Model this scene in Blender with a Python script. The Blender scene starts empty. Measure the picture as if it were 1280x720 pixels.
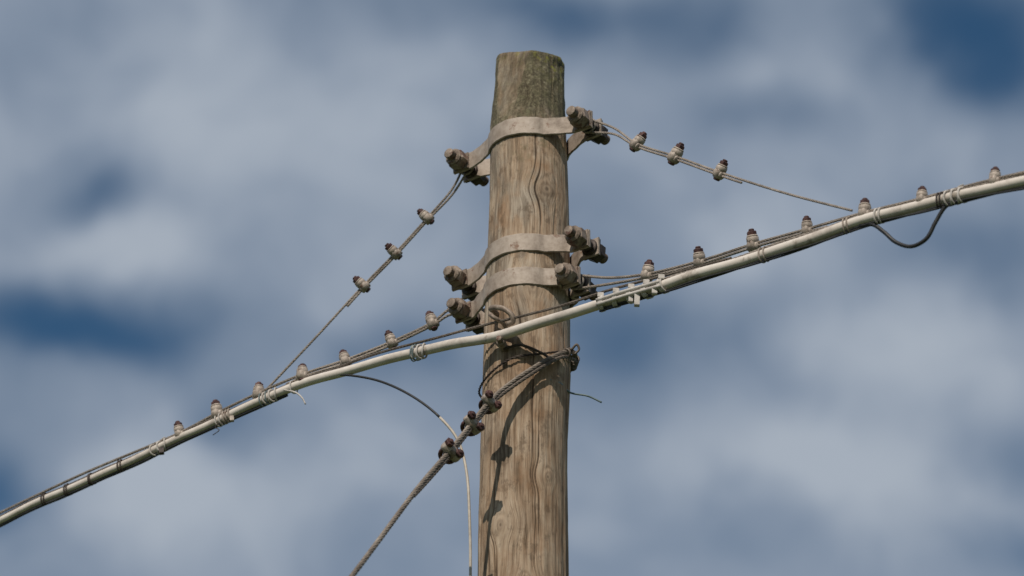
import bpy, math, random
import numpy as np
from mathutils import Vector
random.seed(7); rng=np.random.default_rng(11)
scene=bpy.context.scene
COL=bpy.context.collection

# ------------------------------------------------------------------ nodes helper
class NT:
    def __init__(s,tree): s.t=tree; s.n=tree.nodes; s.l=tree.links
    def new(s,typ,**kw):
        n=s.n.new(typ)
        for k,v in kw.items(): setattr(n,k,v)
        return n
    def put(s,sock,v):
        if hasattr(v,'is_output') or isinstance(v,bpy.types.NodeSocket): s.l.new(v,sock)
        elif v is not None: sock.default_value=v
    def math(s,op,a,b=None,c=None,clamp=False):
        n=s.new('ShaderNodeMath',operation=op,use_clamp=clamp)
        s.put(n.inputs[0],a)
        if b is not None: s.put(n.inputs[1],b)
        if c is not None: s.put(n.inputs[2],c)
        return n.outputs[0]
    def noise(s,vec,scale,detail=4,rough=.55,dist=0.0):
        n=s.new('ShaderNodeTexNoise'); s.put(n.inputs['Vector'],vec)
        n.inputs['Scale'].default_value=scale; n.inputs['Detail'].default_value=detail
        n.inputs['Roughness'].default_value=rough; n.inputs['Distortion'].default_value=dist
        return n.outputs['Fac']
    def mapping(s,vec,scale=(1,1,1),loc=(0,0,0),rot=(0,0,0)):
        n=s.new('ShaderNodeMapping'); s.put(n.inputs['Vector'],vec)
        n.inputs['Scale'].default_value=scale; n.inputs['Location'].default_value=loc; n.inputs['Rotation'].default_value=rot
        return n.outputs[0]
    def ramp(s,fac,stops,interp='LINEAR'):
        n=s.new('ShaderNodeValToRGB'); s.put(n.inputs[0],fac); cr=n.color_ramp; cr.interpolation=interp
        while len(cr.elements)<len(stops): cr.elements.new(.5)
        for e,(p,c) in zip(cr.elements,stops):
            e.position=p; e.color=(c[0],c[1],c[2],1) if hasattr(c,'__len__') else (c,c,c,1)
        return n.outputs[0]
    def mix(s,fac,a,b,mode='MIX'):
        n=s.new('ShaderNodeMix',data_type='RGBA',blend_type=mode)
        s.put(n.inputs[0],fac)
        for sock,v in ((n.inputs[6],a),(n.inputs[7],b)):
            if isinstance(v,tuple): sock.default_value=(v[0],v[1],v[2],1)
            else: s.l.new(v,sock)
        return n.outputs[2]
    def sstep(s,v,a,b):
        n=s.new('ShaderNodeMapRange',interpolation_type='SMOOTHSTEP'); s.put(n.inputs[0],v)
        n.inputs[1].default_value=a; n.inputs[2].default_value=b
        return n.outputs[0]

def new_mat(name):
    m=bpy.data.materials.new(name); m.use_nodes=True
    nt=NT(m.node_tree); b=m.node_tree.nodes['Principled BSDF']
    return m,nt,b

def rough_mat(name,dark,mid,light,scale=60,rough=.6,metal=0.0,bump=.0008,rust=None,rustamt=.62,spec=.4):
    m,nt,b=new_mat(name)
    tc=nt.new('ShaderNodeTexCoord').outputs['Object']
    n1=nt.noise(tc,scale,4,.65); n2=nt.noise(tc,scale*.17,3,.6)
    f=nt.math('ADD',nt.math('MULTIPLY',n1,.6),nt.math('MULTIPLY',n2,.5))
    col=nt.ramp(f,[(.36,dark),(.54,mid),(.72,light)])
    if rust:
        rf=nt.sstep(nt.noise(tc,scale*.45,4,.7),rustamt,rustamt+.1)
        col=nt.mix(rf,col,rust)
    nt.l.new(col,b.inputs['Base Color'])
    b.inputs['Roughness'].default_value=rough; b.inputs['Metallic'].default_value=metal
    b.inputs['Specular IOR Level'].default_value=spec
    bp=nt.new('ShaderNodeBump'); bp.inputs['Strength'].default_value=.7; bp.inputs['Distance'].default_value=bump
    nt.l.new(nt.noise(tc,scale*4,2,.7),bp.inputs['Height']); nt.l.new(bp.outputs[0],b.inputs['Normal'])
    return m

M_strap=rough_mat('galvanised_strap',(.17,.13,.10),(.31,.255,.21),(.41,.35,.30),45,.62,.1,.0008,(.17,.10,.065),.58)
M_bolt=rough_mat('weathered_bolt',(.08,.056,.045),(.205,.16,.125),(.35,.29,.24),70,.6,.2,.001,(.11,.055,.04),.54)
M_rust=rough_mat('rusty_nut',(.022,.011,.010),(.060,.025,.023),(.12,.055,.046),120,.65,.1,.0008)
M_clip=rough_mat('cast_clip',(.14,.115,.095),(.32,.27,.23),(.46,.40,.35),110,.6,.1,.0008,(.12,.07,.05),.58)
M_dark=rough_mat('dark_fitting',(.018,.012,.011),(.042,.030,.025),(.09,.07,.058),80,.6,.2,.0008)
M_wire=rough_mat('steel_wire',(.13,.11,.095),(.25,.215,.185),(.37,.32,.28),140,.55,.2,.0003)
M_guy=rough_mat('guy_steel',(.08,.064,.052),(.17,.14,.115),(.29,.25,.21),100,.6,.2,.0003)
M_wired=rough_mat('aged_wire',(.055,.043,.035),(.11,.09,.074),(.20,.165,.14),140,.6,.2,.0003)
M_cable=rough_mat('grey_cable_sheath',(.36,.315,.28),(.54,.49,.445),(.62,.575,.53),26,.6,0,.0005,(.30,.26,.22),.58,.25)
M_black=rough_mat('black_sheath',(.008,.008,.009),(.018,.018,.02),(.04,.04,.042),60,.45,0,.0003)
M_cream=rough_mat('cream_sheath',(.26,.225,.18),(.38,.335,.28),(.48,.43,.37),60,.5,0,.0003)
M_tie=rough_mat('plastic_tie',(.26,.24,.22),(.42,.39,.36),(.52,.49,.46),90,.6,0,.0004)
M_tieb=rough_mat('teal_tie',(.06,.09,.10),(.11,.16,.17),(.22,.26,.26),60,.5,0,.0003)

# ------------------------------------------------------------------ mesh building
class MB:
    def __init__(s): s.v=[]; s.f=[]; s.m=[]; s.sm=[]; s.mats=[]
    def mi(s,mat):
        if mat not in s.mats: s.mats.append(mat)
        return s.mats.index(mat)
    def add(s,verts,faces,mat,smooth=True):
        o=len(s.v); s.v+= [tuple(map(float,p)) for p in verts]
        k=s.mi(mat)
        for f in faces: s.f.append(tuple(i+o for i in f)); s.m.append(k); s.sm.append(smooth)
    def build(s,name,parent=None):
        me=bpy.data.meshes.new(name); me.from_pydata(s.v,[],s.f)
        for m in s.mats: me.materials.append(m)
        me.polygons.foreach_set('material_index',s.m); me.polygons.foreach_set('use_smooth',s.sm); me.update()
        ob=bpy.data.objects.new(name,me); COL.objects.link(ob)
        if parent: ob.parent=parent
        return ob

def V(*a): return np.array(a,float)
def nrm(a): a=np.asarray(a,float); return a/np.linalg.norm(a)
def mm(l): return np.array(l,float)/1000.0

def spline(P,step=.01):
    P=np.asarray(P,float); n=len(P); out=[]
    if n==2:
        k=max(2,int(np.linalg.norm(P[1]-P[0])/step)); return np.array([P[0]+(P[1]-P[0])*i/k for i in range(k+1)])
    E=np.vstack([2*P[0]-P[1],P,2*P[-1]-P[-2]])
    for i in range(n-1):
        p0,p1,p2,p3=E[i:i+4]
        d01=max(np.linalg.norm(p1-p0),1e-6)**.5; d12=max(np.linalg.norm(p2-p1),1e-6)**.5; d23=max(np.linalg.norm(p3-p2),1e-6)**.5
        m1=(p2-p1)+d12*((p1-p0)/d01-(p2-p0)/(d01+d12)); m2=(p2-p1)+d12*((p3-p2)/d23-(p3-p1)/(d12+d23))
        k=max(1,int(np.linalg.norm(p2-p1)/step))
        for j in range(k):
            t=j/k; t2=t*t; t3=t2*t
            out.append((2*t3-3*t2+1)*p1+(t3-2*t2+t)*m1+(-2*t3+3*t2)*p2+(t3-t2)*m2)
    out.append(P[-1]); return np.array(out)

def frames(path,up0=None):
    T=np.gradient(path,axis=0); T/=np.linalg.norm(T,axis=1)[:,None]
    N=np.zeros_like(T); ref=V(0,0,1) if up0 is None else np.asarray(up0,float)
    if abs(T[0]@ref)>.95: ref=V(1,0,0)
    n=nrm(ref-T[0]*(T[0]@ref)); N[0]=n
    for i in range(1,len(T)):
        n=n-T[i]*(T[i]@n); n=n/np.linalg.norm(n); N[i]=n
    B=np.cross(T,N); return T,N,B

def sweep(mb,path,r,mat,sides=8,cap=True):
    T,N,B=frames(path); n=len(path); r=np.broadcast_to(np.asarray(r,float),(n,))
    a=np.linspace(0,2*np.pi,sides,endpoint=False)
    vs=(path[:,None,:]+r[:,None,None]*(np.cos(a)[None,:,None]*N[:,None,:]+np.sin(a)[None,:,None]*B[:,None,:])).reshape(-1,3)
    fs=[]
    for i in range(n-1):
        for j in range(sides):
            k=(j+1)%sides; fs.append((i*sides+j,i*sides+k,(i+1)*sides+k,(i+1)*sides+j))
    if cap: fs.append(tuple(range(sides))[::-1]); fs.append(tuple((n-1)*sides+j for j in range(sides)))
    mb.add(vs,fs,mat)

def strand(mb,pts,r,mat,k=6,pitch=.07,step=.006,sides=5,jit=0.0):
    """k helically laid wires making one strand of outside radius r"""
    path=spline(pts,step); T,N,B=frames(path)
    s=np.concatenate([[0],np.cumsum(np.linalg.norm(np.diff(path,axis=0),axis=1))])
    rs=r*(.5 if k==2 else .40); ro=r-rs
    for j in range(k):
        a=2*np.pi*(s/pitch+j/k)
        sweep(mb,path+ro*(np.cos(a)[:,None]*N+np.sin(a)[:,None]*B),rs,mat,sides)
    if k>3: sweep(mb,path,ro*.9,mat,5)

def prism(mb,base,axis,rad,length,mat,sides=6,rot=0.,bev=.12,up=None,smooth=False):
    ax=nrm(axis); ref=V(0,0,1) if up is None else np.asarray(up,float)
    if abs(ax@ref)>.95: ref=V(1,0,0)
    n=nrm(ref-ax*(ax@ref)); b=np.cross(ax,n); base=np.asarray(base,float)
    bv=rad*bev
    rings=[(0,rad-bv),(bv,rad),(length-bv,rad),(length,rad-bv)]
    vs=[];fs=[]
    for h,rr in rings:
        for j in range(sides):
            a=rot+2*math.pi*j/sides
            vs.append(base+ax*h+rr*(math.cos(a)*n+math.sin(a)*b))
    for i in range(3):
        for j in range(sides):
            k=(j+1)%sides; fs.append((i*sides+j,i*sides+k,(i+1)*sides+k,(i+1)*sides+j))
    fs.append(tuple(range(sides))[::-1]); fs.append(tuple(3*sides+j for j in range(sides)))
    mb.add(vs,fs,mat,smooth)

def torus(mb,c,axis,R,r,mat,seg=20,sides=8,a0=0,a1=2*math.pi,up=None):
    ax=nrm(axis); ref=V(0,0,1) if up is None else np.asarray(up,float)
    if abs(ax@ref)>.95: ref=V(1,0,0)
    n=nrm(ref-ax*(ax@ref)); b=np.cross(ax,n); c=np.asarray(c,float)
    A=np.linspace(a0,a1,seg+1)
    sweep(mb,np.array([c+R*(math.cos(a)*n+math.sin(a)*b) for a in A]),r,mat,sides)

def threads(mb,base,axis,rad,length,mat):
    ax=nrm(axis); n=int(length/.0022); base=np.asarray(base,float)
    pts=np.array([base+ax*length*i/(2*n) for i in range(2*n+1)])
    rr=np.array([rad*(1 if i%2 else .86) for i in range(2*n+1)])
    sweep(mb,pts,rr,mat,12)

def empty(name,loc=(0,0,0)):
    e=bpy.data.objects.new(name,None); e.empty_display_size=.2; COL.objects.link(e); e.location=loc
    bpy.context.view_layer.update(); return e

# ================================================================== POLE
prof=np.array([(0,-.045,.150),(3,-.03,.137),(5.0,-.018,.124),(5.934,-.010,.117),(6.119,-.009,.116),(6.332,-.007,.115),(6.525,0,.1165),(6.62,.001,.1145),(6.697,.002,.1145),(7.075,.008,.1065),(7.335,.006,.1035),(7.441,.009,.099),(7.6,.013,.092)])
def pole_c(z): return np.interp(z,prof[:,0],prof[:,1])
def pole_r(z): return np.interp(z,prof[:,0],prof[:,2])

NU=420
zr=np.concatenate([np.linspace(0,5.7,160,endpoint=False),np.linspace(5.7,7.6,720)])
NZ=len(zr)
th=np.linspace(0,2*np.pi,NU,endpoint=False)
TH,Z=np.meshgrid(th,zr)
def vnoise(cells_t,cell_z,seed):
    g=np.random.default_rng(seed); nz=int(8/cell_z)+4; G=g.random((nz,cells_t))
    u=TH/(2*np.pi)*cells_t; v=Z/cell_z+1
    i=np.floor(u).astype(int); j=np.floor(v).astype(int); fu=u-i; fv=v-j
    fu=fu*fu*(3-2*fu); fv=fv*fv*(3-2*fv)
    a=G[j%nz,i%cells_t];b=G[j%nz,(i+1)%cells_t];c=G[(j+1)%nz,i%cells_t];d=G[(j+1)%nz,(i+1)%cells_t]
    return (a*(1-fu)+b*fu)*(1-fv)+(c*(1-fu)+d*fu)*fv-.5
R0=np.interp(Z,prof[:,0],prof[:,2])
S=(TH-np.pi)*R0
knots=[(.012,6.735,.024),(-.058,6.03,.017),(-.048,7.42,.018),(.060,6.17,.013),(.045,7.06,.021),(-.08,6.43,.010),(.005,5.86,.013)]
Sw=S.copy(); kd=np.full(S.shape,9.0)
for xk,zk,rk in knots:
    sk=-math.asin(max(-.95,min(.95,xk/.11)))*.11
    ds=S-sk; dz=Z-zk
    g=np.exp(-(dz/(rk*2.6))**2)*np.exp(-(ds/(rk*2.6))**2)
    Sw=Sw-ds*g*.8
    kd=np.minimum(kd,np.sqrt(ds**2+(dz*.6)**2)/rk*(1+.45*vnoise(40,.03,33)))
crack=np.zeros_like(S)
for i in range(38):
    z0=rng.uniform(5.5,7.5); L=rng.uniform(.10,.7); s0=rng.uniform(-.17,.17); w=rng.uniform(.0008,.0019); dpt=rng.uniform(.3,1)
    wob=.0016*np.sin(Z*rng.uniform(4,9)+rng.uniform(0,6))+.0007*np.sin(Z*rng.uniform(40,70)+rng.uniform(0,6))+ (Z-z0)*rng.uniform(-.014,.014)
    env=np.clip(1-((Z-z0)/(L/2))**2,0,1)
    crack=np.maximum(crack,dpt*np.sqrt(env)*np.exp(-((Sw-s0-wob)/(w*(.5+env)))**2))
disp=.0060*vnoise(5,.5,1)+.0030*vnoise(11,.28,2)+.0016*vnoise(30,.09,3)
disp+=.0016*vnoise(70,.5,4)+.0013*vnoise(140,.22,5)+.0006*vnoise(210,.03,6)
kb=np.exp(-(kd/1.9)**2)
disp+=.0030*kb - .0008*np.exp(-((kd-1.15)/.3)**2)
disp-=.0042*crack
tp=np.clip((Z-7.36)/.15,0,1); disp+=tp*(.005*vnoise(40,.03,8)+.006*vnoise(18,.06,9))
Rr=R0+disp
PX=np.interp(Z,prof[:,0],prof[:,1]) - Rr*np.sin(TH-np.pi)
PY=-Rr*np.cos(TH-np.pi)
# axe-cut facet up the left of the top end
fn=nrm((-.66,-.75)); lim=np.interp(Z,[7.30,7.345,7.6],[.13,.097,.062])
dd=PX*fn[0]+PY*fn[1]; ex=np.clip(dd-lim-.002*vnoise(60,.05,12),0,None); PX=PX-ex*fn[0]; PY=PY-ex*fn[1]
cut=np.clip(ex/.004,0,1)
ztop=7.540+.33*PY-.14*PX+.004*vnoise(24,50,10)+.008*vnoise(9,50,14)
k=np.clip((Z-7.0)/.6,0,1)
PZ=np.where(Z>7.0,7.0+(ztop-7.0)*k,Z)
edge=np.clip((k-.985)/.015,0,1); PX*=1-.03*edge; PY*=1-.03*edge
verts=np.stack([PX,PY,PZ],-1).reshape(-1,3)
cx=verts[-NU:].mean(0)
rings=[verts]
lastring=verts[-NU:]
for q in (.8,.55,.3):
    rr=cx+(lastring-cx)*q; rr[:,2]+=-.004+rng.normal(0,.0015,NU); rings.append(rr)
rings.append(cx[None,:]-V(0,0,.005))
allv=np.vstack(rings); NR=NZ+3
idx=np.arange(NU); fl=[]
for i in range(NR-1):
    a=i*NU+idx; b=i*NU+(idx+1)%NU
    fl.append(np.stack([a,a+NU,b+NU,b],1))
fl=np.vstack(fl)
tri=[( (NR-1)*NU+j, NR*NU, (NR-1)*NU+(j+1)%NU) for j in range(NU)]
me=bpy.data.meshes.new('shaft'); me.from_pydata(allv.tolist(),[],fl.tolist()+tri); 
me.polygons.foreach_set('use_smooth',[True]*len(me.polygons))
nv=len(allv)
gt=Sw/R0
gr=np.stack([np.sin(gt)*R0,np.cos(gt)*R0,Z],-1).reshape(-1,3)
gfull=np.vstack([gr,np.tile(gr[-NU:],(3,1)),gr[-1:]])
at=me.attributes.new('grain','FLOAT_VECTOR','POINT'); at.data.foreach_set('vector',gfull.astype(np.float32).ravel())
def fattr(name,arr,fill):
    a=me.attributes.new(name,'FLOAT','POINT'); full=np.concatenate([arr.ravel(),np.full(nv-arr.size,fill)]).astype(np.float32); a.data.foreach_set('value',full)
fattr('knot',kd,9.0); fattr('crack',crack,0.0); fattr('hollow',np.clip(disp*120+.5,0,1),.5); fattr('cut',cut,0.0)
me.update()

m,nt,b=new_mat('weathered_wood')
ga=nt.new('ShaderNodeAttribute',attribute_name='grain').outputs['Vector']
kn=nt.new('ShaderNodeAttribute',attribute_name='knot').outputs['Fac']
ck=nt.new('ShaderNodeAttribute',attribute_name='crack').outputs['Fac']
hl=nt.new('ShaderNodeAttribute',attribute_name='hollow').outputs['Fac']
ct=nt.new('ShaderNodeAttribute',attribute_name='cut').outputs['Fac']
oc=nt.new('ShaderNodeTexCoord').outputs['Object']
sep=nt.new('ShaderNodeSeparateXYZ'); nt.l.new(oc,sep.inputs[0]); zc=sep.outputs[2]; xc=sep.outputs[0]
fine=nt.noise(nt.mapping(ga,(1,1,.03)),330,6,.7)
mid=nt.noise(nt.mapping(ga,(1,1,.05)),95,4,.62)
broad=nt.noise(nt.mapping(ga,(1,1,.3)),22,4,.6)
patch=nt.noise(oc,9,4,.65)
speck=nt.noise(oc,420,3,.7)
f=nt.math('ADD',nt.math('MULTIPLY',fine,.42),nt.math('MULTIPLY',mid,.34)); f=nt.math('ADD',f,nt.math('MULTIPLY',broad,.36))
f=nt.math('ADD',f,nt.math('MULTIPLY',nt.math('SUBTRACT',hl,.5),.14))
f=nt.math('SUBTRACT',f,.02)
col=nt.ramp(f,[(.38,(.070,.043,.027)),(.47,(.19,.128,.082)),(.56,(.325,.238,.165)),(.68,(.45,.36,.27))])
col=nt.mix(nt.sstep(patch,.46,.66),col,nt.mix(.55,col,(.24,.142,.080)))
grey=nt.math('MULTIPLY',nt.sstep(nt.noise(nt.mapping(oc,(1,1,.5),(3,1,2)),11,4,.6),.45,.62),nt.math('MULTIPLY_ADD',nt.sstep(zc,6.0,6.9),.7,.3))
col=nt.mix(nt.math('MULTIPLY',grey,.65),col,nt.mix(nt.sstep(f,.38,.66),(.11,.095,.074),(.38,.34,.285)))
# damp blotches and run-down streaks
st=nt.sstep(nt.noise(nt.mapping(oc,(1,1,.6),(7,3,5)),34,5,.72),.52,.64)
col=nt.mix(nt.math('MULTIPLY',st,.5),col,(.085,.058,.038))
stk=nt.sstep(nt.noise(nt.mapping(ga,(1,1,.10),(2,4,1)),40,3,.6),.54,.66)
col=nt.mix(nt.math('MULTIPLY',stk,.5),col,(.095,.070,.048))
line=nt.sstep(nt.noise(nt.mapping(ga,(1,1,.012)),520,3,.6),.60,.70)
col=nt.mix(nt.math('MULTIPLY',line,.4),col,(.06,.044,.032))
ringn=nt.math('SINE',nt.math('ADD',nt.math('MULTIPLY',kn,8.0),nt.math('MULTIPLY',fine,12.0)))
kcol=nt.ramp(nt.math('MULTIPLY_ADD',ringn,.5,.5),[(0,(.12,.08,.052)),(.5,(.21,.15,.10)),(1,(.30,.225,.16))])
col=nt.mix(nt.math('MULTIPLY',nt.math('SUBTRACT',1.0,nt.sstep(kn,.5,2.2)),.6),col,kcol)
col=nt.mix(nt.math('MULTIPLY',nt.math('SUBTRACT',1.0,nt.sstep(kn,.08,.36)),.7),col,(.055,.036,.024))
col=nt.mix(nt.math('MULTIPLY',nt.sstep(ck,.2,.85),.9),col,(.028,.018,.012))
n3=nt.noise(oc,26,5,.7)
zz=nt.math('ADD',zc,nt.math('MULTIPLY',nt.math('SUBTRACT',n3,.5),.25))
top=nt.sstep(zz,7.20,7.32)
lich=nt.ramp(nt.noise(oc,130,5,.78),[(.38,(.030,.027,.017)),(.49,(.088,.080,.047)),(.60,(.17,.158,.10)),(.72,(.32,.305,.22))])
lcol=nt.mix(nt.sstep(f,.40,.62),nt.mix(.65,lich,(.048,.036,.023)),lich)
col=nt.mix(nt.math('MULTIPLY',nt.math('MULTIPLY',top,nt.math('SUBTRACT',1.0,nt.math('MULTIPLY',ct,.5))),.9),col,lcol)
gs=nt.math('MULTIPLY',nt.sstep(nt.noise(oc,60,5,.7),.51,.62),nt.sstep(nt.math('ADD',zc,nt.math('MULTIPLY',xc,.9)),7.42,7.58))
col=nt.mix(nt.math('MULTIPLY',gs,.85),col,(.18,.18,.03))
gs2=nt.math('MULTIPLY',nt.sstep(n3,.52,.62),nt.sstep(zc,6.95,7.25)); col=nt.mix(nt.math('MULTIPLY',gs2,.35),col,(.10,.10,.050))
col=nt.mix(nt.math('MULTIPLY',nt.sstep(speck,.60,.72),.35),col,(.05,.036,.026))
nt.l.new(col,b.inputs['Base Color']); b.inputs['Roughness'].default_value=.85; b.inputs['Specular IOR Level'].default_value=.2
bp=nt.new('ShaderNodeBump'); bp.inputs['Strength'].default_value=.85; bp.inputs['Distance'].default_value=.0034
hh=nt.math('ADD',nt.math('MULTIPLY',fine,.6),nt.math('MULTIPLY',mid,.5)); hh=nt.math('SUBTRACT',hh,nt.math('MULTIPLY',line,.2))
hh=nt.math('ADD',hh,nt.math('MULTIPLY',nt.math('MULTIPLY',speck,.5),top))
nt.l.new(hh,bp.inputs['Height']); nt.l.new(bp.outputs[0],b.inputs['Normal'])
me.materials.append(m)
pole=empty('utility_pole')
shaft=bpy.data.objects.new('shaft',me); COL.objects.link(shaft); shaft.parent=pole

# ================================================================== POLE BANDS
def band(name,z0,theta,Ll,Lr,tl,tr,tilt=0.0,hh=.027):
    """two half straps, bolted through ears each side, axis of ears along e"""
    par=empty(name)
    e=V(math.cos(theta),-math.sin(theta),0); n=V(-math.sin(theta),-math.cos(theta),0)
    cx=pole_c(z0); R=pole_r(z0)+.0055
    def W(a,b_,c): return V(cx,0,z0)+e*a+n*b_+V(0,0,c+tilt*a)
    th_=.007
    for side,nm in ((1,'front_strap'),(-1,'rear_strap')):
        pts=[(-Ll-.026,.024),(-Ll,.024),(-Ll+.032,.026),(-R-.012,.046)]
        for a in np.linspace(math.radians(143),math.radians(37),17): pts.append((R*math.cos(a),R*math.sin(a)))
        pts+=[(R+.012,.046),(Lr-.032,.026),(Lr,.024),(Lr+.026,.024)]
        pp=spline([(p[0],p[1],0) for p in pts],.005)
        T=np.gradient(pp,axis=0); T/=np.linalg.norm(T,axis=1)[:,None]; Nn=np.stack([-T[:,1],T[:,0],0*T[:,0]],-1)
        bv=.0018; sec=[(-th_/2,-hh+bv),(-th_/2,hh-bv),(-th_/2+bv,hh),(th_/2-bv,hh),(th_/2,hh-bv),(th_/2,-hh+bv),(th_/2-bv,-hh),(-th_/2+bv,-hh)]
        mb=MB(); vs=[];fs=[]
        for i,p in enumerate(pp):
            for (o,h) in sec:
                q=p+Nn[i]*o; w=.0010*math.sin(i*.17+side)+.0005*math.sin(i*.9); vs.append(W(q[0],q[1]*side,h+w))
        N=len(pp); K=8
        for i in range(N-1):
            for j in range(K):
                k2=(j+1)%K; fs.append((i*K+j,i*K+k2,(i+1)*K+k2,(i+1)*K+j))
        fs.append(tuple(range(K))); fs.append(tuple((N-1)*K+j for j in range(K)))
        mb.add(vs,fs,M_strap,False)
        mb.build(nm,par)
    for sgn,L,tip,nm in ((-1,Ll,tl,'left_bolt'),(1,Lr,tr,'right_bolt')):
        mb=MB(); a=L*sgn; rot=random.uniform(0,1)
        d=n
        prism(mb,W(a,-.075,0),d,.0115,.075+.03,M_bolt,12,smooth=True)
        prism(mb,W(a,.0285,0),d,.036,.006,M_bolt,4,math.pi/4+.1*rot,.05)
        prism(mb,W(a,.0350,0),d,.0285,.030,M_bolt,6,rot,.14)
        prism(mb,W(a,.0650,0),d,.0250,.010,M_bolt,12,rot,.2)
        threads(mb,W(a,.074,0),d,.0150,tip,M_bolt)
        prism(mb,W(a,-.0285,0),-d,.036,.006,M_dark,4,math.pi/4,.05)  # rear washer and nut: their shade is put into the darker colour
        prism(mb,W(a,-.035,0),-d,.0285,.028,M_dark,6,rot,.14)
        threads(mb,W(a,-.062,0),-d,.0150,.028,M_bolt)
        prism(mb,W(a,-.020,0),d,.024,.008,M_dark,16,0,.1,smooth=True)
        prism(mb,W(a,.012,0),d,.024,.008,M_dark,16,0,.1,smooth=True)
        prism(mb,W(a,-.014,0),d,.016,.028,M_dark,16,0,.05,smooth=True)
        mb.build(nm,par)
    return W
WA=band('pole_clamp',7.248,math.radians(33),.205,.195,.020,.020)
WB=band('pole_clamp',6.872,math.radians(33),.205,.185,.016,.018)
WC=band('pole_clamp',6.766,math.radians(33),.190,.155,.018,.014)

# ================================================================== CLIPS
def clip(mb,p,t,up,s=1.0,lean=0.0):
    """cast bolted wire grip : ring body round the wires, neck, rusty nut and bolt end"""
    t=nrm(t); up=nrm(np.asarray(up,float)-t*(t@np.asarray(up,float))); sd=np.cross(t,up)
    up=nrm(up+sd*lean); p=np.asarray(p,float)
    prism(mb,p-t*.011*s,t,.0165*s,.022*s,M_clip,16,0,.3,smooth=True)
    prism(mb,p-t*.0150*s-up*.003*s,t,.0105*s,.030*s,M_clip,12,0,.2,smooth=True)
    prism(mb,p+up*.004*s,up,.0150*s,.017*s,M_clip,10,.3,.2,smooth=True)
    prism(mb,p+up*.0195*s,up,.0135*s,.004*s,M_clip,12,0,.3,smooth=True)
    prism(mb,p+up*.0235*s,up,.0118*s,.0100*s,M_rust,6,random.random(),.15)
    prism(mb,p+up*.033*s,up,.0068*s,.0060*s,M_rust,8,0,.2,smooth=True)
    prism(mb,p-up*.013*s,-up,.0090*s,.006*s,M_rust,8,random.random(),.2)

def tangents(P):
    T=np.gradient(np.asarray(P,float),axis=0); return T/np.linalg.norm(T,axis=1)[:,None]

# ------------------------------------------------------------------ strain wires
def strain_wire(name,pts,clips,W,end,mat=M_wire,second_len=None,r=.0042,lean=0,ups=None,cs=1.06):
    par=empty(name); P=mm(pts)
    mb=MB()
    sgn=1 if P[-1][0]>0 else -1
    c=W(end*sgn,0,0); ax=W(0,1,0)-W(0,0,0)
    torus(mb,c,ax,.0205,r,mat,24,6)
    A=np.vstack([c+V(0,0,.021)+V(sgn*.004,0,0),P[1]+V(0,0,.009),P[2:]+V(0,0,.0048)]) 
    strand(mb,A,r,mat,5,.05)
    n2=second_len or len(P)-1
    B=np.vstack([c-V(0,0,.021)+V(sgn*.004,0,0),P[1]-V(0,0,.010),P[2:n2]-V(0,0,.0048)])
    ext=P[n2-1]+(P[n2]-P[n2-1])*.35-V(0,0,.006); B=np.vstack([B,ext])
    strand(mb,B,r,mat,5,.05)
    mb.build('wire',par)
    T=tangents(P); mb=MB()
    for i in clips:
        up=V(0,0,1) if ups is None else V(*ups)
        clip(mb,P[i],T[i],up+rng.normal(0,.15,3),cs*random.uniform(.92,1.08),lean+random.uniform(-.18,.18))
    mb.build('clips',par)
    return par
strain_wire('strain_wire',[(-129,90,7200),(-205,140,7190),(-274,172,7119),(-363,214,7030),(-452,256,6949),(-583,288,6801),(-715,335,6665)],[2,3,4],WA,.205,second_len=5,ups=(-.5,-.3,.9),r=.0036)
strain_wire('strain_wire',[(178,-125,7220),(240,-170,7190),(295,-216,7118),(393,-305,7022),(505,-403,6911),(660,-562,6750),(815,-735,6592)],[2,3,4],WA,.195,second_len=5,ups=(.25,-.1,1),r=.0036)
strain_wire('strain_wire',[(-127,89,6790),(-205,125,6795),(-257,150,6770),(-369,199,6737),(-496,217,6689),(-616,250,6662),(-741,339,6652),(-859,421,6634),(-968,498,6612),(-1270,708,6585),(-1890,1145,6495)],[2,3,4,5,6,7,8],WC,.19,second_len=6)
strain_wire('strain_wire',[(130,-85,6766),(222,-168,6722),(316,-271,6678),(447,-413,6634),(578,-545,6607),(707,-660,6583),(843,-765,6568),(976,-863,6550),(1143,-980,6534),(1420,-1175,6490)],[2,3,4,5,6,7,8],WC,.155,second_len=6)

# ================================================================== MAIN CABLE
par=empty('overhead_cable')
main=mm([(-5200,3450,5700),(-3300,2130,6230),(-1887,1141,6478),(-1509,877,6533),(-1265,705,6562),(-1026,538,6590),(-828,399,6618),(-679,295,6634),(-497,168,6632),(-342,59,6617),(-211,-32,6600),(-82,-122,6580),(44,-211,6570),(169,-298,6567),(292,-384,6562),(412,-469,6556),(570,-579,6549),(726,-688,6549),(878,-795,6545),(1027,-899,6531),(1136,-975,6516),(1208,-1025,6503),(1420,-1173,6470),(2600,-2000,6380),(4200,-3120,6400)])
path=spline(main,.02)
path[:,2]+=.0018*np.sin(path[:,0]*17)+.0012*np.sin(path[:,0]*31+1)
rad=np.interp(path[:,0],[-1.9,-1.0,-.2,.3,1.4],[.0100,.0110,.0138,.0138,.0130])
mb=MB(); sweep(mb,path,rad,M_cable,20); mb.build('main_cable',par)
def on_main(x):
    i=int(np.argmin(abs(path[:,0]-x))); T=nrm(path[i+1]-path[i-1]); f=(x-path[i][0])/T[0]
    return path[i]+T*f,T,rad[i]
nrmv=V(-.574,-.819,0)
mb=MB()
def offs(x0,x1,dz,dn,wave=.0,st=.06):
    xs=np.arange(x0,x1,st); out=[]
    for i,x in enumerate(xs):
        p,T,r_=on_main(x); out.append(p+V(0,0,dz+wave*math.sin(i*1.3))+nrmv*(dn+wave*math.cos(i*.9)))
    return np.array(out)
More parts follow.
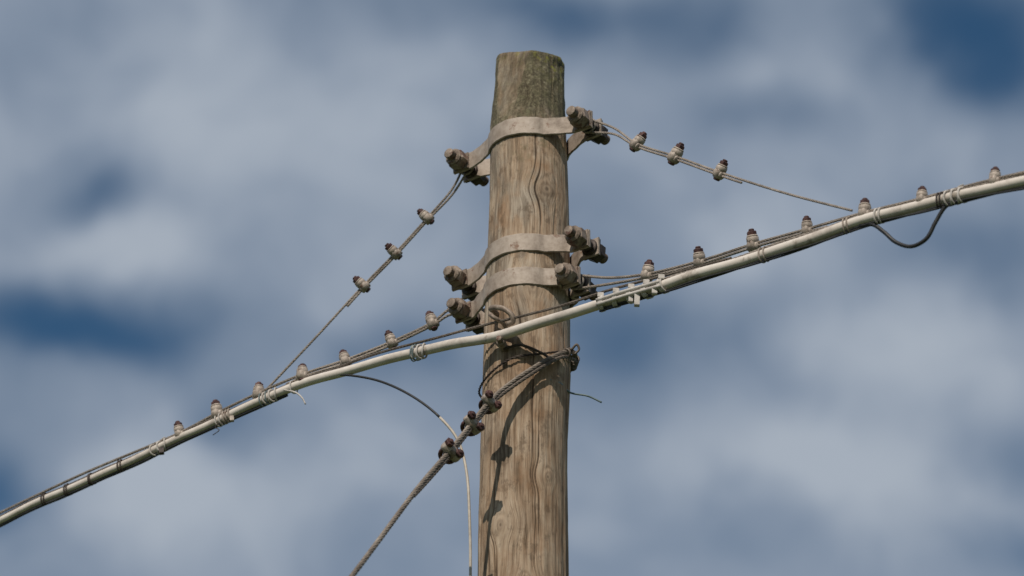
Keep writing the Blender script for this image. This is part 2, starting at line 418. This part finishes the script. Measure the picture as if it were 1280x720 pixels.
strand(mb,offs(.19,2.2,-.0200,.002,.0012),.0054,M_black,2,.5,.012,8)
strand(mb,offs(.26,2.2,.0180,-.004,.002),.0050,M_wire,5,.08,.008)
sweep(mb,spline(offs(-3.0,-.62,-.0150,-.003,.0015),.015),.0045,M_black,8)
strand(mb,offs(-3.0,-.45,.0135,.0,.0015),.0038,M_wired,5,.07,.010)
F=mm([(-560,215,6651),(-400,95,6648),(-244,-2,6640),(-125,-90,6627),(-40,-158,6612),(86,-244,6600),(211,-317,6606),(373,-431,6590),(520,-545,6570)])
strand(mb,F,.0040,M_wired,5,.05)
mb.build('lashed_wires',par)

def tie(mb,x,w,n,mat,r=.0022,tail=0,cross=False,extra=.004):
    p,T,r_=on_main(x); R=r_+extra
    up=nrm(V(0,0,1)-T*T[2]); sd=np.cross(T,up)
    for i in range(n):
        o=(i-(n-1)/2)*w
        k=random.uniform(-.5,.5) if not cross else (.9 if i%2 else -.9)
        pts=[]
        for a in np.linspace(0,2*math.pi,25):
            pts.append(p+T*(o+k*w*.6*math.sin(a))+ (R+.001*math.sin(3*a))*(math.cos(a)*up*1.12+math.sin(a)*sd)-up*.002)
        pts=np.array(pts)
        sweep(mb,pts,r,mat,6)
    if tail: sweep(mb,spline([p+up*R*1.1,p+up*(R+tail*.6)+T*.006,p+up*(R+tail*.8)+T*.02],.004),r*.7,mat,5)
def lug(mb,x,side,mat,l=.018,w=.008,up_=-1):
    p,T,r_=on_main(x); up=nrm(V(0,0,1)-T*T[2]); sd=np.cross(T,up)
    prism(mb,p+up*up_*r_*.9+nrmv*.004,up*up_,w,l,mat,4,math.pi/4,.15)
mb=MB()
tie(mb,-.702,.011,4,M_tie,.0026,cross=True); tie(mb,-.64,.010,1,M_tie,.002,tail=.0)
tie(mb,-.287,.010,4,M_tie,.0024,cross=True); tie(mb,-.30,.012,2,M_tieb,.0018,extra=.006); tie(mb,-.72,.02,2,M_tieb,.0016,extra=.005)
tie(mb,-.828,.010,3,M_clip,.0028); lug(mb,-.815,1,M_clip,.016)
tie(mb,-.85,.012,2,M_tie,.0022,tail=.015)
tie(mb,-1.026,.013,4,M_tie,.0022,cross=True,tail=.012); lug(mb,-1.02,1,M_dark,.018,.010)
for x in (-1.14,-1.23,-1.30,-1.37): 
    tie(mb,x,.008,2,M_dark,.0022)
tie(mb,1.054,.010,5,M_tie,.0026,cross=True,tail=.014); tie(mb,1.02,.01,2,M_dark,.002)
tie(mb,.878,.010,2,M_tie,.0024); tie(mb,.60,.012,2,M_clip,.0020); tie(mb,.80,.012,2,M_clip,.0020)
mb.build('cable_ties',par)
# toothed plastic clamp right of the pole
mb=MB()
for i,x in enumerate(np.linspace(.195,.350,5)):
    p,T,r_=on_main(x); up=nrm(V(0,0,1)-T*T[2]); sd=np.cross(T,up)
    pts=np.array([p+(r_+.0035)*(math.cos(a)*up*1.15+math.sin(a)*sd)+T*.004*math.sin(a+i) for a in np.linspace(0,2*math.pi,25)])
    for o in (-.0045,.0,.0045): sweep(mb,pts+T*o,.0030,M_tie,6)
    prism(mb,p+up*r_*.9+nrmv*.008,up,.0115,.014,M_tie,4,math.pi/4,.2)
p0,T0,_=on_main(.19); p1,_,_=on_main(.352)
for dz in (-.009,.004):
    sweep(mb,spline([p0+nrmv*.0165+V(0,0,dz),(p0+p1)/2+nrmv*.0175+V(0,0,dz+.001),p1+nrmv*.0165+V(0,0,dz)],.01),.0058,M_tie,6)
p,T,r_=on_main(.291); up=nrm(V(0,0,1)-T*T[2])
prism(mb,p-up*r_*.4+nrmv*.012,-up,.010,.038,M_tie,4,math.pi/4,.2)
p,T,r_=on_main(.335); prism(mb,p-up*r_*.4+nrmv*.012,-up,.010,.020,M_tie,4,math.pi/4,.2)
p,T,r_=on_main(.275); prism(mb,p-up*r_*.4+nrmv*.012,-up,.008,.022,M_tie,4,math.pi/4,.2)
mb.build('cable_clamp',par)
mb=MB()
sweep(mb,spline(mm([(830,-762,6535),(859,-781,6528),(885,-800,6495),(911,-818,6455),(947,-843,6428),(981,-867,6436),(1005,-884,6475),(1030,-902,6508),(1060,-922,6512)]),.006),.0052,M_black,8)
sweep(mb,spline(mm([(-666,262,6625),(-631,240,6604),(-612,228,6580),(-603,222,6559)]),.004),.0022,M_tie,6)
sweep(mb,spline(mm([(-850,400,6598),(-862,405,6585),(-850,398,6572),(-868,405,6560)]),.004),.0013,M_dark,5)
mb.build('slack_loop',par)

# ================================================================== GUY WIRE
par=empty('guy_wire'); mb=MB()
G=mm([(-112,60,6488),(-40,124,6510),(60,110,6548),(118,45,6572),(127,-35,6574),(92,-98,6540),(2,-140,6462),(-71,-163,6389),(-98,-190,6345),(-143,-240,6255),(-197,-310,6139),(-271,-400,5992),(-426,-620,5635)])
d=G[-1]-G[-3]; d=d/np.linalg.norm(d)
gend=G[-1]+d*((G[-1][2]-.02)/-d[2])
GG=np.vstack([G,G[-1]+d*.6,G[-1]+d*1.6,gend])
strand(mb,GG,.0072,M_guy,6,.09,.010)
G2=mm([(-112,60,6480),(-128,5,6478),(-104,-68,6488),(-40,-121,6512),(40,-121,6526),(96,-93,6548),(118,-78,6556)])
strand(mb,G2,.0035,M_dark,3,.04)
G3=mm([(128,-30,6558),(90,-108,6522),(2,-146,6444),(-71,-166,6374),(-98,-192,6330),(-143,-242,6240),(-197,-312,6124),(-262,-392,5996),(-285,-425,5950)])
strand(mb,G3,.0052,M_wired,5,.07,.010)
pp=spline(G[3:7],.004)
for i in (4,7,10,13,30,34): 
    if i<len(pp)-1: torus(mb,pp[i]+V(0,0,-.004),pp[i+1]-pp[i-1],.0115,.0034,M_wired,14,6)
sweep(mb,spline(mm([(118,-80,6560),(132,-88,6572),(138,-84,6560),(126,-82,6545)]),.003),.0034,M_wired,6)
mb.build('strand',par)
mb=MB()
for p,s in (((-98,-192,6338),1.25),((-143,-242,6248),1.3),((-197,-312,6132),1.35)):
    q=mm(p); t=nrm(V(-.40,-.62,-1.1)) 
    sd=nrm(np.cross(t,V(.45,-.75,.1))); fr=nrm(np.cross(sd,t))
    sd=nrm(sd+.25*fr+.1*t*random.uniform(-1,1))
    prism(mb,q-sd*.021*s-fr*-.004,sd,.0115*s,.042*s,M_clip,8,.4,.25,smooth=True)
    prism(mb,q-t*.011*s,t,.0135*s,.022*s,M_bolt,12,0,.3,smooth=True)
    for w in (-1,1):
        prism(mb,q+sd*w*.0145*s-fr*.012*s,fr,.0046*s,.034*s,M_rust,8,0,.1,smooth=True)
        prism(mb,q+sd*w*.0145*s+fr*.010*s,fr,.0098*s,.0085*s,M_rust,6,random.random(),.15)
    torus(mb,q-fr*.010*s,t,.0145*s,.0045*s,M_rust,14,8,0,math.pi,up=sd)
mb.build('wire_grips',par)

# ================================================================== POLE IRONMONGERY
mb=MB()
sweep(mb,spline(mm([(-70,-60,6668),(-88,-100,6668),(-96,-118,6664),(-84,-140,6656),(-60,-158,6640),(-40,-162,6618),(-38,-155,6604),(-52,-148,6600)]),.004),.0075,M_bolt,10)
sweep(mb,spline(mm([(-52,-90,6615),(-66,-126,6618),(-88,-140,6625),(-98,-130,6640)]),.004),.0058,M_bolt,10)
prism(mb,mm((-60,-95,6556)),V(-.25,-.9,.0),.0125,.042,M_bolt,8,0,.2,smooth=True)
threads(mb,mm((-70,-133,6556)),V(-.25,-.9,0),.008,.020,M_bolt)
sweep(mb,spline(mm([(-62,-112,6545),(-20,-128,6548),(30,-126,6530),(70,-108,6512)]),.004),.0038,M_dark,6)
mb.build('pigtail_hook',pole)
mb=MB()
sweep(mb,spline(mm([(60,-98,6460),(87,-75,6462),(115,-30,6458),(162,-20,6453),(198,-20,6434)]),.005),.0028,M_tieb,6)
mb.build('wire_stub',pole)

# thin service cable hanging down the left of the pole
par=empty('drop_cable'); 
D=mm([(-560,213,6640),(-508,170,6622),(-408,120,6578),(-308,50,6491),(-231,0,6399),(-183,-30,6316),(-159,-60,6206),(-150,-80,6056),(-147,-80,5872),(-160,-60,5400),(-165,-50,4200),(-170,-45,2500),(-175,-40,.3e3)])
s=spline(D,.02); k=int(np.argmin(abs(s[:,0]+.235)+10*(s[:,2]<6.2)))
mb=MB(); sweep(mb,s[:k+1],.0034,M_black,8); mb.build('dark_lead',par)
mb=MB(); sweep(mb,s[k:],.0038,M_cream,8); mb.build('cream_lead',par)

# ================================================================== GROUND
m,nt,b=new_mat('grass_ground')
tc=nt.new('ShaderNodeTexCoord').outputs['Object']
nt.l.new(nt.ramp(nt.math('ADD',nt.math('MULTIPLY',nt.noise(tc,.15,5),.5),nt.math('MULTIPLY',nt.noise(tc,14,6,.7),.5)),[(.35,(.035,.05,.018)),(.5,(.06,.085,.03)),(.65,(.11,.12,.055))]),b.inputs['Base Color'])
b.inputs['Roughness'].default_value=.95
mb=MB(); N=24
xs=np.sign(np.linspace(-1,1,N))*np.abs(np.linspace(-1,1,N))**3*1500
vs=[(x,y,0) for y in xs for x in xs]
fs=[(j*N+i,j*N+i+1,(j+1)*N+i+1,(j+1)*N+i) for j in range(N-1) for i in range(N-1)]
mb.add(vs,fs,m); mb.build('ground')

# ================================================================== SKY
w=bpy.data.worlds.new('World'); scene.world=w; w.use_nodes=True
w.cycles.sampling_method='MANUAL'; w.cycles.sample_map_resolution=256
nt=NT(w.node_tree); nt.n.clear()
SUN_EL,SUN_AZ=45.0,198.0
sky=nt.new('ShaderNodeTexSky',sky_type='NISHITA',sun_disc=False)
sky.sun_elevation=math.radians(SUN_EL); sky.sun_rotation=math.radians(SUN_AZ); sky.air_density=1.0; sky.dust_density=.3; sky.ozone_density=1.0
bg=nt.new('ShaderNodeBackground'); nt.l.new(nt.mix(1.0,sky.outputs[0],(.44,.82,1.0),'MULTIPLY'),bg.inputs[0]); bg.inputs[1].default_value=.055
d=nt.new('ShaderNodeTexCoord').outputs['Generated']
sp=nt.new('ShaderNodeSeparateXYZ'); nt.l.new(d,sp.inputs[0])
az0=nt.math('MULTIPLY',nt.math('ARCTAN2',sp.outputs[0],sp.outputs[1]),57.2958)
el0=nt.math('MULTIPLY',nt.math('ARCSINE',sp.outputs[2]),57.2958)
wn=nt.new('ShaderNodeTexNoise'); nt.l.new(nt.mapping(d,(1,1,1),(0,0,0),(.5,.7,.4)),wn.inputs['Vector']); wn.inputs['Scale'].default_value=17; wn.inputs['Detail'].default_value=4; wn.inputs['Roughness'].default_value=.5
ws=nt.new('ShaderNodeSeparateColor'); nt.l.new(wn.outputs['Color'],ws.inputs[0])
az=nt.math('ADD',az0,nt.math('MULTIPLY',nt.math('SUBTRACT',ws.outputs[0],.5),2.8))
el=nt.math('ADD',el0,nt.math('MULTIPLY',nt.math('SUBTRACT',ws.outputs[1],.5),2.1))
gaps=[(-7.3,31.4,1.15,.6,.62),(-8.0,29.35,2.0,.6,.68),(-5.8,29.05,1.4,.5,.35),(-4.0,27.8,1.0,.5,.42),(-8.55,26.55,.8,.55,.5),(-1.65,28.8,1.4,.65,.35),
(-.3,34.15,3.0,.45,.35),(3.0,33.7,1.7,.7,.35),(7.9,33.8,1.6,.9,.75),(8.7,32.75,1.0,.8,.5),(4.4,32.4,1.1,.5,.3),(2.05,29.5,1.4,1.3,.42),(4.8,29.5,1.4,.6,.18),
(8.1,30.25,1.3,.6,.38),(8.5,27.4,1.2,.6,.3),(2.9,26.3,1.5,.6,.25),(8.3,25.95,1.0,.5,.3),(-8.3,34.05,1.3,.6,.15)]
banks=[(-6.75,30.25,1.9,.55,.25),(-5.65,26.7,2.4,.8,.33),(-4.7,32.3,3.0,1.2,.18),(5.65,33.2,1.7,.7,.18),(4.95,27.0,2.8,.8,.36),(6.6,28.8,2.0,.8,.27),(3.6,30.35,1.3,.7,.2),(-1.1,32.85,1.9,1.0,.18),(-1.95,27.6,1.3,.8,.22)]
acc=None
for sgn,tab in ((-1,gaps),(1,banks)):
    for a,e_,ra,re,am in tab:
        u=nt.math('MULTIPLY',nt.math('SUBTRACT',az,a),1/ra); v=nt.math('MULTIPLY',nt.math('SUBTRACT',el,e_),1/re)
        q=nt.math('MULTIPLY_ADD',u,u,nt.math('MULTIPLY',v,v))
        g=nt.math('MULTIPLY',nt.math('EXPONENT',nt.math('MULTIPLY',q,-1.0)),sgn*am)
        acc=g if acc is None else nt.math('ADD',acc,g)
cl=ws.outputs[2]
cl2=nt.noise(nt.mapping(d,(1,1,1),(5,2,1),(.9,.4,1.1)),30,4,.5,.5)
cov=nt.math('ADD',nt.math('ADD',acc,.72),nt.math('ADD',nt.math('MULTIPLY',nt.math('SUBTRACT',cl,.5),.40),nt.math('MULTIPLY',nt.math('SUBTRACT',cl2,.5),.55)))
dens=nt.sstep(cov,-.12,.98)
ccol=nt.ramp(cov,[(.2,(.19,.25,.335)),(.70,(.265,.32,.405)),(1.0,(.375,.425,.495))])
bg2=nt.new('ShaderNodeBackground'); nt.l.new(ccol,bg2.inputs[0]); bg2.inputs[1].default_value=1.0
mx=nt.new('ShaderNodeMixShader'); nt.l.new(dens,mx.inputs[0]); nt.l.new(bg.outputs[0],mx.inputs[1]); nt.l.new(bg2.outputs[0],mx.inputs[2])
out=nt.new('ShaderNodeOutputWorld'); nt.l.new(mx.outputs[0],out.inputs[0])

# ================================================================== SUN
ld=bpy.data.lights.new('sun','SUN'); ld.energy=3.9; ld.angle=math.radians(.53); ld.color=(1,.91,.79)
so=bpy.data.objects.new('sun',ld); COL.objects.link(so); so.location=(-3,-8,14)
a=math.radians(SUN_AZ); e_=math.radians(SUN_EL)
to=Vector((math.sin(a)*math.cos(e_),math.cos(a)*math.cos(e_),math.sin(e_)))
so.rotation_euler=to.to_track_quat('Z','Y').to_euler()

# ================================================================== CAMERA
cd=bpy.data.cameras.new('camera'); cam=bpy.data.objects.new('camera',cd); COL.objects.link(cam)
cam.location=(-.04,-9,1.6); cam.rotation_euler=(math.radians(120),0,0)
cd.sensor_width=36; cd.lens=135; cd.clip_start=.1; cd.clip_end=5000
cd.dof.use_dof=True; cd.dof.focus_distance=10.15; cd.dof.aperture_fstop=2.8
scene.camera=cam
scene.view_settings.view_transform='Standard'; scene.view_settings.look='None'; scene.view_settings.exposure=0
